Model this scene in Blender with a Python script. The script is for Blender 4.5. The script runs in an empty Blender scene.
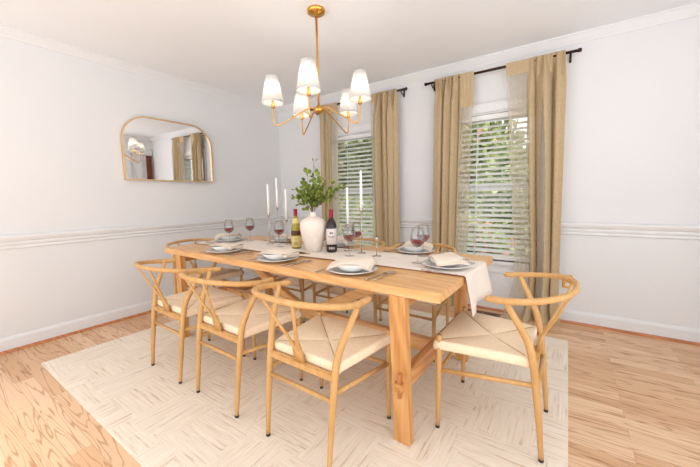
import bpy, bmesh, math, random
from mathutils import Vector, Matrix
random.seed(7)
PI = math.pi
C = bpy.context.scene.collection
rad = math.radians

# ---------------------------------------------------------------- node helpers
def new_mat(name):
    m = bpy.data.materials.new(name); m.use_nodes = True
    nt = m.node_tree
    return m, nt, nt.nodes['Principled BSDF'], nt.nodes['Material Output']

def srgb(r, g, b):
    f = lambda c: (c/255/12.92) if c/255 <= .04045 else ((c/255+.055)/1.055)**2.4
    return (f(r), f(g), f(b), 1)

def ramp(nt, stops):
    n = nt.nodes.new('ShaderNodeValToRGB')
    e = n.color_ramp.elements
    while len(e) < len(stops): e.new(.5)
    for i, (p, c) in enumerate(stops): e[i].position = p; e[i].color = c
    return n

def math_node(nt, op, a=None, b=None):
    n = nt.nodes.new('ShaderNodeMath'); n.operation = op
    for i, v in enumerate((a, b)):
        if v is None: continue
        if isinstance(v, (int, float)): n.inputs[i].default_value = v
        else: nt.links.new(v, n.inputs[i])
    return n.outputs[0]

def noise(nt, vec, scale, detail=3, rough=.5, dist=0):
    n = nt.nodes.new('ShaderNodeTexNoise'); n.inputs['Scale'].default_value = scale
    n.inputs['Detail'].default_value = detail; n.inputs['Roughness'].default_value = rough
    n.inputs['Distortion'].default_value = dist
    if vec is not None: nt.links.new(vec, n.inputs['Vector'])
    return n

def coords(nt, kind='Object', scale=(1, 1, 1), rot=(0, 0, 0), loc=(0, 0, 0)):
    t = nt.nodes.new('ShaderNodeTexCoord'); m = nt.nodes.new('ShaderNodeMapping')
    nt.links.new(t.outputs[kind], m.inputs[0])
    m.inputs['Scale'].default_value = scale; m.inputs['Rotation'].default_value = rot
    m.inputs['Location'].default_value = loc
    return m.outputs[0]

def bump(nt, h, b, strength, dist=.002):
    n = nt.nodes.new('ShaderNodeBump'); n.inputs['Strength'].default_value = strength
    n.inputs['Distance'].default_value = dist
    nt.links.new(h, n.inputs['Height']); nt.links.new(n.outputs[0], b.inputs['Normal'])

def plain(name, col, rough=.5, metal=0, var=.04, scale=8, bumpy=0):
    """a painted / solid material with a slight procedural tone variation"""
    m, nt, b, o = new_mat(name)
    n = noise(nt, coords(nt), scale, 4)
    c0 = tuple(max(0, c*(1-var)) for c in col[:3])+(1,); c1 = tuple(min(1, c*(1+var)) for c in col[:3])+(1,)
    r = ramp(nt, [(.3, c0), (.7, c1)])
    nt.links.new(n.outputs['Fac'], r.inputs[0]); nt.links.new(r.outputs[0], b.inputs['Base Color'])
    b.inputs['Roughness'].default_value = rough; b.inputs['Metallic'].default_value = metal
    if bumpy: bump(nt, n.outputs['Fac'], b, bumpy)
    return m

def wood(name, base, dark, light, axis='X', rough=.42, gscale=1.0, cath=.5):
    m, nt, b, o = new_mat(name)
    s = {'X': (1.2, 14, 14), 'Y': (14, 1.2, 14), 'Z': (14, 14, 1.2)}[axis]
    s = tuple(v*gscale for v in s)
    v = coords(nt, scale=s)
    n = noise(nt, v, 3.0, 8, .65, .6)
    s2 = {'X': (.7, 5, 5), 'Y': (5, .7, 5), 'Z': (5, 5, .7)}[axis]
    v2 = coords(nt, scale=s2)
    w = nt.nodes.new('ShaderNodeTexWave'); w.wave_type = 'BANDS'; w.bands_direction = 'DIAGONAL'
    w.inputs['Scale'].default_value = 2.2; w.inputs['Distortion'].default_value = 9; w.inputs['Detail'].default_value = 2
    w.inputs['Detail Scale'].default_value = .8
    nt.links.new(v2, w.inputs['Vector'])
    f = math_node(nt, 'ADD', math_node(nt, 'MULTIPLY', n.outputs['Fac'], 1-cath*.5), math_node(nt, 'MULTIPLY', w.outputs['Fac'], cath*.5))
    r = ramp(nt, [(.15, dark), (.5, base), (.85, light)])
    nt.links.new(f, r.inputs[0]); nt.links.new(r.outputs[0], b.inputs['Base Color'])
    b.inputs['Roughness'].default_value = rough
    bump(nt, n.outputs['Fac'], b, .15, .001)
    return m

M = {}
M['wall'] = plain('wall_paint', (.752, .753, .763, 1), .7, var=.012, scale=2)
M['ceil'] = plain('ceiling_paint', (.88, .90, .93, 1), .8, var=.012, scale=2)
M['trim'] = plain('trim_paint', (.765, .768, .778, 1), .4, var=.01)
M['shoe'] = wood('shoe_wood', srgb(190, 120, 75), srgb(150, 85, 45), srgb(215, 150, 105), 'X')
M['table'] = wood('oak_table', srgb(222, 172, 114), srgb(190, 128, 68), srgb(236, 194, 144), 'X', .33, 1.4, .3)
M['table_z'] = wood('oak_table_leg', srgb(208, 152, 90), srgb(172, 108, 52), srgb(226, 176, 118), 'Z', .38)
M['table_y'] = wood('oak_table_tie', srgb(205, 145, 88), srgb(170, 105, 52), srgb(228, 176, 120), 'Y', .38)
M['chair'] = wood('chair_ash', srgb(203, 157, 98), srgb(188, 140, 80), srgb(216, 174, 118), 'Z', .4, 1.0, .2)
M['black'] = plain('black_rubber', (.01, .01, .01, 1), .5)
M['bronze'] = plain('dark_bronze', srgb(58, 34, 26), .4, .6)
M['brass'] = plain('brass', srgb(222, 168, 86), .22, 1.0)
M['gold'] = plain('gold_frame', srgb(226, 194, 146), .35, .8)
M['silver'] = plain('silver', srgb(200, 188, 178), .22, 1.0)
M['china'] = plain('white_china', (.78, .77, .75, 1), .18)
M['vase'] = plain('matte_ceramic', srgb(236, 222, 210), .75, bumpy=.2, scale=60)
M['wax'] = plain('candle_wax', (.86, .85, .82, 1), .5)
M['linen'] = plain('runner_linen', srgb(232, 221, 210), .9, var=.05, scale=220, bumpy=.2)
M['hem'] = plain('brown_hem', srgb(158, 98, 66), .9)
M['napkin'] = plain('napkin_linen', srgb(226, 212, 196), .95, var=.07, scale=260, bumpy=.25)
M['fringe'] = plain('napkin_stitch', srgb(112, 88, 78), .95)
M['cap_red'] = plain('bottle_foil', srgb(150, 18, 50), .35, .3)
M['label'] = plain('bottle_paper', srgb(228, 216, 212), .7)
M['label_y'] = plain('bottle_paper_yellow', srgb(222, 200, 130), .7)
M['ink'] = plain('print_ink', srgb(60, 50, 52), .7)
M['walnut'] = plain('walnut', srgb(88, 46, 30), .4, var=.2, scale=30)
M['vent'] = plain('vent_brown', srgb(130, 92, 62), .4, .4)
M['ventdark'] = plain('vent_dark', srgb(50, 36, 28), .7)
M['stem'] = plain('twig', srgb(120, 86, 62), .8, var=.2, scale=40)
M['slat'] = plain('blind_white', (.85, .85, .84, 1), .45)
M['door'] = wood('red_brown_door', srgb(150, 80, 55), srgb(110, 52, 34), srgb(175, 105, 75), 'Z')
M['drape'] = plain('red_brown_drape', srgb(140, 84, 66), .9)
M['wedge'] = wood('wedge_wood', srgb(176, 112, 66), srgb(150, 86, 46), srgb(200, 138, 90), 'Z')
M['bark'] = plain('bark', srgb(96, 78, 62), .9, var=.3, scale=20)

def mat_seat():
    m, nt, b, o = new_mat('paper_cord')
    n = noise(nt, coords(nt), 60, 3)
    r = ramp(nt, [(.3, srgb(242, 218, 186)), (.7, srgb(248, 228, 200))])
    nt.links.new(n.outputs['Fac'], r.inputs[0]); nt.links.new(r.outputs[0], b.inputs['Base Color'])
    b.inputs['Roughness'].default_value = .75
    return m
M['cord'] = mat_seat()
M['seam'] = plain('cord_seam', srgb(176, 138, 98), .9)

def mat_glass(name, tint=(1, 1, 1, 1), gloss=.08):
    m, nt, b, o = new_mat(name); nt.nodes.remove(b)
    t = nt.nodes.new('ShaderNodeBsdfTransparent'); t.inputs[0].default_value = tint
    g = nt.nodes.new('ShaderNodeBsdfGlossy'); g.inputs['Roughness'].default_value = .03
    lw = nt.nodes.new('ShaderNodeLayerWeight'); lw.inputs['Blend'].default_value = .35
    f = math_node(nt, 'ADD', math_node(nt, 'MULTIPLY', lw.outputs['Fresnel'], .4), gloss*.3)
    mx = nt.nodes.new('ShaderNodeMixShader')
    nt.links.new(f, mx.inputs[0]); nt.links.new(t.outputs[0], mx.inputs[1]); nt.links.new(g.outputs[0], mx.inputs[2])
    nt.links.new(mx.outputs[0], o.inputs[0])
    return m
M['pane'] = mat_glass('window_glass', (.97, .99, .98, 1), .04)
M['glass'] = mat_glass('wine_glass', (.97, .97, .97, 1), .06)
M['wine'] = plain('red_wine', srgb(128, 34, 40), .1)

def mat_bottle(name, col, rough=.06):
    m, nt, b, o = new_mat(name)
    n = noise(nt, coords(nt), 12, 2)
    r = ramp(nt, [(.3, col), (.7, tuple(min(1, c*1.2) for c in col[:3])+(1,))])
    nt.links.new(n.outputs['Fac'], r.inputs[0]); nt.links.new(r.outputs[0], b.inputs['Base Color'])
    b.inputs['Roughness'].default_value = rough
    b.inputs['Transmission Weight'].default_value = .35
    return m
M['bottle_dark'] = mat_bottle('dark_bottle_glass', srgb(46, 26, 30))
M['bottle_green'] = mat_bottle('green_bottle_glass', srgb(178, 160, 50))

def mat_mirror():
    m, nt, b, o = new_mat('mirror_glass')
    n = noise(nt, coords(nt), 3, 1); r = ramp(nt, [(0, (.9, .9, .9, 1)), (1, (.92, .92, .92, 1))])
    nt.links.new(n.outputs['Fac'], r.inputs[0]); nt.links.new(r.outputs[0], b.inputs['Base Color'])
    b.inputs['Metallic'].default_value = 1; b.inputs['Roughness'].default_value = .02
    return m
M['mirror'] = mat_mirror()

def mat_cloth(name, c0, c1, see=.2, trans=.35):
    m, nt, b, o = new_mat(name); nt.nodes.remove(b)
    n = noise(nt, coords(nt, scale=(260, 260, 40)), 1, 3)
    r = ramp(nt, [(.3, c0), (.7, c1)]); nt.links.new(n.outputs['Fac'], r.inputs[0])
    d = nt.nodes.new('ShaderNodeBsdfDiffuse'); t = nt.nodes.new('ShaderNodeBsdfTranslucent'); tr = nt.nodes.new('ShaderNodeBsdfTransparent')
    nt.links.new(r.outputs[0], d.inputs[0]); nt.links.new(r.outputs[0], t.inputs[0])
    a = nt.nodes.new('ShaderNodeMixShader'); a.inputs[0].default_value = trans
    nt.links.new(d.outputs[0], a.inputs[1]); nt.links.new(t.outputs[0], a.inputs[2])
    e = nt.nodes.new('ShaderNodeMixShader'); e.inputs[0].default_value = see
    nt.links.new(a.outputs[0], e.inputs[1]); nt.links.new(tr.outputs[0], e.inputs[2])
    nt.links.new(e.outputs[0], o.inputs[0])
    return m
M['curtain'] = mat_cloth('curtain_linen', srgb(190, 166, 131), srgb(208, 187, 152), .04, .14)
M['sheer'] = mat_cloth('curtain_linen_sheer_backlit', srgb(206, 192, 168), srgb(220, 208, 188), .52, .4)  # same linen in one layer, window backlight painted in as a paler colour
M['shade'] = mat_cloth('shade_fabric', (.80, .79, .77, 1), (.84, .83, .81, 1), 0, .4)

def mat_floor():
    m, nt, b, o = new_mat('oak_floor')
    br = nt.nodes.new('ShaderNodeTexBrick')
    br.offset = .37; br.offset_frequency = 2; br.squash = 1
    v = coords(nt)
    nt.links.new(v, br.inputs['Vector'])
    br.inputs['Scale'].default_value = 1
    br.inputs['Brick Width'].default_value = 1.05; br.inputs['Row Height'].default_value = .083
    br.inputs['Mortar Size'].default_value = .0009; br.inputs['Mortar Smooth'].default_value = .3
    br.inputs['Color1'].default_value = (0, 0, 0, 1); br.inputs['Color2'].default_value = (1, 1, 1, 1)
    br.inputs['Mortar'].default_value = (.5, .5, .5, 1); br.inputs['Bias'].default_value = 0
    # per-plank shift of the grain
    sep = nt.nodes.new('ShaderNodeSeparateXYZ'); nt.links.new(v, sep.inputs[0])
    sh = math_node(nt, 'MULTIPLY', br.outputs['Color'], 7.3)
    com = nt.nodes.new('ShaderNodeCombineXYZ')
    nt.links.new(math_node(nt, 'ADD', sep.outputs[0], sh), com.inputs[0]); nt.links.new(sep.outputs[1], com.inputs[1]); nt.links.new(sh, com.inputs[2])
    mp = nt.nodes.new('ShaderNodeMapping'); mp.inputs['Scale'].default_value = (2.0, 30, 1); nt.links.new(com.outputs[0], mp.inputs[0])
    n = noise(nt, mp.outputs[0], 2.2, 8, .65, .4)
    mp2 = nt.nodes.new('ShaderNodeMapping'); mp2.inputs['Scale'].default_value = (.75, 10, 1); nt.links.new(com.outputs[0], mp2.inputs[0])
    n2 = noise(nt, mp2.outputs[0], 1.2, 2, .5, .3)
    rings = math_node(nt, 'ABSOLUTE', math_node(nt, 'SINE', math_node(nt, 'MULTIPLY', n2.outputs['Fac'], 40)))
    r1 = ramp(nt, [(0, srgb(214, 170, 128)), (.5, srgb(226, 186, 147)), (1, srgb(236, 202, 166))])
    nt.links.new(br.outputs['Color'], r1.inputs[0])
    g = math_node(nt, 'ADD', math_node(nt, 'MULTIPLY', n.outputs['Fac'], .6), math_node(nt, 'MULTIPLY', rings, .4))
    r2 = ramp(nt, [(.3, srgb(214, 190, 170)), (.52, (1, 1, 1, 1))]); nt.links.new(g, r2.inputs[0])
    mx = nt.nodes.new('ShaderNodeMix'); mx.data_type = 'RGBA'; mx.blend_type = 'MULTIPLY'; mx.inputs[0].default_value = 1
    nt.links.new(r1.outputs[0], mx.inputs[6]); nt.links.new(r2.outputs[0], mx.inputs[7])
    mx2 = nt.nodes.new('ShaderNodeMix'); mx2.data_type = 'RGBA'; mx2.blend_type = 'MIX'
    nt.links.new(math_node(nt, 'MULTIPLY', br.outputs['Fac'], .55), mx2.inputs[0]); nt.links.new(mx.outputs[2], mx2.inputs[6]); mx2.inputs[7].default_value = srgb(140, 90, 55)
    nt.links.new(mx2.outputs[2], b.inputs['Base Color'])
    b.inputs['Roughness'].default_value = .36
    bump(nt, g, b, .06, .001)
    return m
M['floor'] = mat_floor()

def mat_rug():
    m, nt, b, o = new_mat('rug_wool')
    v = coords(nt)
    # wobble the block edges
    wn = noise(nt, v, 9, 2)
    add = nt.nodes.new('ShaderNodeVectorMath'); add.operation = 'MULTIPLY_ADD'
    nt.links.new(wn.outputs['Color'], add.inputs[0]); add.inputs[1].default_value = (.16, .16, 0); nt.links.new(v, add.inputs[2])
    ch = nt.nodes.new('ShaderNodeTexChecker'); ch.inputs['Scale'].default_value = 3.4
    nt.links.new(add.outputs[0], ch.inputs['Vector']); ch.inputs['Color1'].default_value = (0, 0, 0, 1); ch.inputs['Color2'].default_value = (1, 1, 1, 1)
    def streak(sc):
        mp = nt.nodes.new('ShaderNodeMapping'); mp.inputs['Scale'].default_value = sc; nt.links.new(v, mp.inputs[0])
        return noise(nt, mp.outputs[0], 1.0, 4, .6, .5).outputs['Fac']
    a = streak((4.5, 85, 1)); c = streak((85, 4.5, 1))
    mx = nt.nodes.new('ShaderNodeMix'); nt.links.new(ch.outputs['Fac'], mx.inputs[0]); nt.links.new(a, mx.inputs[2]); nt.links.new(c, mx.inputs[3])
    r = ramp(nt, [(.30, srgb(206, 186, 166)), (.42, srgb(238, 224, 207)), (.6, srgb(246, 235, 220))])
    nt.links.new(mx.outputs[0], r.inputs[0]); nt.links.new(r.outputs[0], b.inputs['Base Color'])
    b.inputs['Roughness'].default_value = .95
    bump(nt, mx.outputs[0], b, .7, .006)
    return m
M['rug'] = mat_rug()

def mat_leaf(name, cols, scale=9):
    m, nt, b, o = new_mat(name); nt.nodes.remove(b)
    n = noise(nt, coords(nt), scale, 3)
    r = ramp(nt, cols); nt.links.new(n.outputs['Fac'], r.inputs[0])
    d = nt.nodes.new('ShaderNodeBsdfDiffuse'); t = nt.nodes.new('ShaderNodeBsdfTranslucent')
    nt.links.new(r.outputs[0], d.inputs[0]); nt.links.new(r.outputs[0], t.inputs[0])
    a = nt.nodes.new('ShaderNodeMixShader'); a.inputs[0].default_value = .4
    nt.links.new(d.outputs[0], a.inputs[1]); nt.links.new(t.outputs[0], a.inputs[2]); nt.links.new(a.outputs[0], o.inputs[0])
    return m
M['leaf'] = mat_leaf('vase_leaf', [(.3, srgb(84, 100, 40)), (.5, srgb(124, 146, 62)), (.7, srgb(176, 184, 108))], 40)
M['bush'] = mat_leaf('bush_leaf', [(.3, srgb(110, 124, 78)), (.5, srgb(150, 160, 108)), (.7, srgb(196, 196, 160))], 4)
M['bush2'] = mat_leaf('tree_leaf', [(.3, srgb(100, 110, 80)), (.5, srgb(146, 152, 116)), (.7, srgb(196, 196, 172))], 3)
M['bloom'] = mat_leaf('bloom_petals', [(.3, srgb(226, 120, 120)), (.7, srgb(240, 190, 176))], 9)
M['lawn'] = plain('lawn', srgb(170, 176, 120), .95, var=.15, scale=6)
M['brick'] = plain('pale_siding', srgb(206, 180, 160), .9, var=.05)

# ---------------------------------------------------------------- mesh helpers
def link(name, bm, mat, parent=None, smooth=True, loc=(0, 0, 0)):
    bmesh.ops.recalc_face_normals(bm, faces=bm.faces)
    me = bpy.data.meshes.new(name); bm.to_mesh(me); bm.free()
    if isinstance(mat, (list, tuple)):
        for k in mat: me.materials.append(M[k])
    else: me.materials.append(M[mat])
    if smooth:
        for p in me.polygons: p.use_smooth = True
    o = bpy.data.objects.new(name, me); C.objects.link(o); o.location = loc
    if parent: o.parent = parent
    return o

def tag(o, label=None, cat=None, group=None, kind=None):
    if label: o['label'] = label
    if cat: o['category'] = cat
    if group: o['group'] = group
    if kind: o['kind'] = kind
    return o

def empty(name, loc=(0, 0, 0), rz=0):
    o = bpy.data.objects.new(name, None); C.objects.link(o); o.location = loc; o.rotation_euler = (0, 0, rz)
    o.empty_display_size = .1
    return o

def box(bm, a, b_, bev=0, mat=None, segs=2):
    t = bmesh.new()
    bmesh.ops.create_cube(t, size=1)
    a = Vector(a); b_ = Vector(b_)
    for v in t.verts:
        v.co = Vector(((a.x+b_.x)/2+v.co.x*(b_.x-a.x), (a.y+b_.y)/2+v.co.y*(b_.y-a.y), (a.z+b_.z)/2+v.co.z*(b_.z-a.z)))
    if bev: bmesh.ops.bevel(t, geom=list(t.edges), offset=bev, segments=segs, affect='EDGES', clamp_overlap=True)
    merge(bm, t, mat or 0)

def merge(bm, t, mi=0, mtx=None):
    d = {}
    for v in t.verts: d[v] = bm.verts.new(mtx @ v.co if mtx else v.co)
    for f in t.faces:
        try:
            g = bm.faces.new([d[v] for v in f.verts]); g.material_index = mi; g.smooth = f.smooth
        except ValueError: pass
    t.free()

def hexa(bm, lo, hi, mi=0):
    """box from 4 bottom corners and 4 top corners"""
    L = [bm.verts.new(p) for p in lo]; H = [bm.verts.new(p) for p in hi]
    fs = [bm.faces.new(L[::-1]), bm.faces.new(H)]
    for i in range(4): fs.append(bm.faces.new((L[i], L[(i+1) % 4], H[(i+1) % 4], H[i])))
    for f in fs: f.material_index = mi

def catmull(pts, n=6):
    pts = [Vector(p) for p in pts]
    P = [pts[0]*2-pts[1]]+pts+[pts[-1]*2-pts[-2]]
    out = []
    for i in range(1, len(P)-2):
        for k in range(n):
            t = k/n; a, b, c, d = P[i-1:i+3]
            out.append(.5*((2*b)+(-a+c)*t+(2*a-5*b+4*c-d)*t*t+(-a+3*b-3*c+d)*t**3))
    out.append(pts[-1]); return out

def lerp_list(rs, n, cnt):
    out = []
    for i in range(len(rs)-1):
        for k in range(n): out.append(rs[i]+(rs[i+1]-rs[i])*k/n)
    out.append(rs[-1]); return out

def tube(bm, pts, r, seg=10, smooth=6, cap=True, mi=0, flat=1.0, up=None, round_end=False):
    rs = r if isinstance(r, (list, tuple)) else [r]*len(pts)
    if smooth and len(pts) > 2: P = catmull(pts, smooth); R_ = lerp_list(list(rs), smooth, len(pts))
    else: P = [Vector(p) for p in pts]; R_ = list(rs)
    if round_end:
        d0 = (P[0]-P[1]).normalized(); d1 = (P[-1]-P[-2]).normalized()
        P = [P[0]+d0*R_[0]*.9, P[0]+d0*R_[0]*.6]+P+[P[-1]+d1*R_[-1]*.6, P[-1]+d1*R_[-1]*.9]
        R_ = [R_[0]*.4, R_[0]*.8]+R_+[R_[-1]*.8, R_[-1]*.4]
    rings = []; prev = Vector(up) if up else None
    for i, p in enumerate(P):
        t = (P[min(i+1, len(P)-1)]-P[max(i-1, 0)]).normalized()
        if prev is None: prev = Vector((0, 0, 1)) if abs(t.z) < .9 else Vector((1, 0, 0))
        n = (prev-t*prev.dot(t)).normalized(); bi = t.cross(n)
        if not up: prev = n
        rings.append([bm.verts.new(p+(n*math.cos(2*PI*k/seg)*flat+bi*math.sin(2*PI*k/seg))*R_[i]) for k in range(seg)])
    for a, b in zip(rings, rings[1:]):
        for k in range(seg):
            f = bm.faces.new((a[k], a[(k+1) % seg], b[(k+1) % seg], b[k])); f.material_index = mi
    if cap:
        f = bm.faces.new(rings[0][::-1]); f.material_index = mi; f = bm.faces.new(rings[-1]); f.material_index = mi

def lathe(bm, prof, seg=28, loc=(0, 0, 0), mi=0, sy=1):
    L = Vector(loc); rings = []
    for r, z in prof:
        if r < 1e-5: rings.append([bm.verts.new(L+Vector((0, 0, z)))])
        else: rings.append([bm.verts.new(L+Vector((r*math.cos(2*PI*k/seg), r*sy*math.sin(2*PI*k/seg), z))) for k in range(seg)])
    for a, b in zip(rings, rings[1:]):
        for k in range(seg):
            k2 = (k+1) % seg
            if len(a) == 1 and len(b) == 1: continue
            vs = (a[0], b[k2], b[k]) if len(a) == 1 else (a[k], a[k2], b[0]) if len(b) == 1 else (a[k], a[k2], b[k2], b[k])
            f = bm.faces.new(vs); f.material_index = mi
    return rings

def extrude_profile(bm, prof, p0, p1, out, mi=0):
    """profile (d,z): d = distance along 'out' from the wall, swept p0->p1"""
    out = Vector(out); A = []; B = []
    for d, z in prof:
        A.append(bm.verts.new(Vector(p0)+out*d+Vector((0, 0, z)))); B.append(bm.verts.new(Vector(p1)+out*d+Vector((0, 0, z))))
    n = len(prof)
    for i in range(n):
        f = bm.faces.new((A[i], A[(i+1) % n], B[(i+1) % n], B[i])); f.material_index = mi
    bm.faces.new(A[::-1]).material_index = mi; bm.faces.new(B).material_index = mi

def structure(name, bm, mat, smooth=False):
    o = link(name, bm, mat, smooth=smooth); o['kind'] = 'structure'; return o

# ---------------------------------------------------------------- room
RX, RY, H = 4.85, -5.2, 2.44
bm = bmesh.new(); box(bm, (-.14, RY, -.12), (RX+.14, .14, 0)); structure('floor', bm, 'floor')
bm = bmesh.new(); box(bm, (-.14, RY, H), (RX+.14, .14, H+.12)); structure('ceiling', bm, 'ceil')
bm = bmesh.new(); box(bm, (-.14, RY, 0), (0, .14, H)); structure('wall_left', bm, 'wall')
WIN = [(.90, 1.74), (2.46, 3.30)]; WZ0, WZ1 = .50, 1.93
bm = bmesh.new(); xs = [0, WIN[0][0], WIN[0][1], WIN[1][0], WIN[1][1], RX+.14]
for i in range(5):
    if i % 2 == 0: box(bm, (xs[i], 0, 0), (xs[i+1], .14, H))
    else: box(bm, (xs[i], 0, 0), (xs[i+1], .14, WZ0)); box(bm, (xs[i], 0, WZ1), (xs[i+1], .14, H))
structure('wall_back', bm, 'wall')
DY0, DY1, DZ = -.46, -.13, 2.05
bm = bmesh.new()
box(bm, (RX, DY1, 0), (RX+.14, 0, H)); box(bm, (RX, -1.0, 0), (RX+.14, DY0, H)); box(bm, (RX, DY0, DZ), (RX+.14, DY1, H))
structure('wall_right', bm, 'wall')

crown = [(0, 0), (0, -.072), (.008, -.072), (.012, -.060), (.024, -.042), (.036, -.024), (.042, -.013), (.050, -.012), (.050, 0)]
rail = [(0, -.106), (.007, -.106), (.014, -.099), (.014, -.091), (.008, -.084), (.008, -.079), (.017, -.072), (.019, -.060), (.013, -.053), (.013, -.048), (.024, -.040), (.032, -.022), (.034, -.010), (.030, 0), (.010, .004), (0, .004)]
basep = [(0, 0), (.014, 0), (.014, .095), (.010, .108), (.006, .118), (0, .12)]
shoe = [(.014, 0), (.032, 0), (.030, .010), (.024, .018), (.014, .021)]
RAILZ = .896
def sweep(name, prof, z, which, mat='trim', n='trim_1'):
    bm = bmesh.new()
    if which == 'L': extrude_profile(bm, prof, (0, RY, z), (0, 0, z), (1, 0, 0))
    elif which == 'B': extrude_profile(bm, prof, (0, 0, z), (RX, 0, z), (0, -1, 0))
    elif which == 'R': extrude_profile(bm, prof, (RX, 0, z), (RX, -1.0, z), (-1, 0, 0))
    structure(name, bm, mat)
sweep('trim_1', crown, H, 'L'); sweep('trim_2', crown, H, 'B'); sweep('trim_3', crown, H, 'R')
sweep('trim_4', rail, RAILZ, 'L')
CW = .085
bm = bmesh.new()
for a, b_ in ((0, WIN[0][0]-CW), (WIN[0][1]+CW, WIN[1][0]-CW), (WIN[1][1]+CW, RX)):
    extrude_profile(bm, rail, (a, 0, RAILZ), (b_, 0, RAILZ), (0, -1, 0))
structure('trim_5', bm, 'trim')
sweep('baseboard_left', basep, 0, 'L'); sweep('baseboard_back', basep, 0, 'B')
sweep('trim_6', shoe, 0, 'L', 'shoe'); sweep('trim_7', shoe, 0, 'B', 'shoe')
bm = bmesh.new()
extrude_profile(bm, basep, (RX, 0, 0), (RX, DY1+.09, 0), (-1, 0, 0)); extrude_profile(bm, basep, (RX, DY0-.09, 0), (RX, -1.0, 0), (-1, 0, 0))
structure('baseboard_right', bm, 'trim')
# doorway in the right wall: casing and a reddish wooden door standing open beyond it
dr = empty('door_1', (RX, (DY0+DY1)/2, 0)); dr['kind'] = 'structure'
bm = bmesh.new(); w = (DY1-DY0)/2
for s in (-1, 1): box(bm, (-.02, s*w-(.0 if s > 0 else .09), 0), (0, s*w+(.09 if s > 0 else 0), DZ), .004)
box(bm, (-.025, -w-.11, DZ), (0, w+.11, DZ+.11), .004)
for s in (-1, 1): box(bm, (0, s*w-(.02 if s > 0 else 0), 0), (.14, s*w+(0 if s > 0 else .02), DZ))
box(bm, (0, -w, DZ-.02), (.14, w, DZ))
link('door_casing', bm, 'trim', dr, False)
bm = bmesh.new(); box(bm, (.03, -w+.002, 0.005), (.07, w-.002, DZ-.022), .003)
for a, b_ in ((.12, .9), (1.05, 1.9)): box(bm, (.024, -w+.06, a), (.034, w-.06, b_), .004)
leafd = link('door_leaf', bm, 'trim', dr, False)
bm = bmesh.new(); lathe(bm, [(0, 0), (.02, .003), (.028, .02), (.02, .04), (.01, .05), (.01, .07), (.02, .075), (0, .078)], 14)
bmesh.ops.rotate(bm, verts=bm.verts, matrix=Matrix.Rotation(PI/2, 3, 'Y')); bmesh.ops.translate(bm, verts=bm.verts, vec=(-.045, -w+.035, .95))
link('door_knob', bm, 'brass', leafd)
bm = bmesh.new(); rows = []
for j in range(21):
    z = .02+2.0*j/20; rows.append([bm.verts.new((RX-.045+.016*math.sin(k*1.3), -.035-.13*k/24, z)) for k in range(25)])
for a, b_ in zip(rows, rows[1:]):
    for k in range(24): bm.faces.new((a[k], a[k+1], b_[k+1], b_[k]))
dp = link('drape', bm, 'drape'); tag(dp, 'narrow reddish brown drape in the far right corner, seen only in the mirror', 'curtain')
dp.modifiers.new('thick', 'SOLIDIFY').thickness = .003

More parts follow.
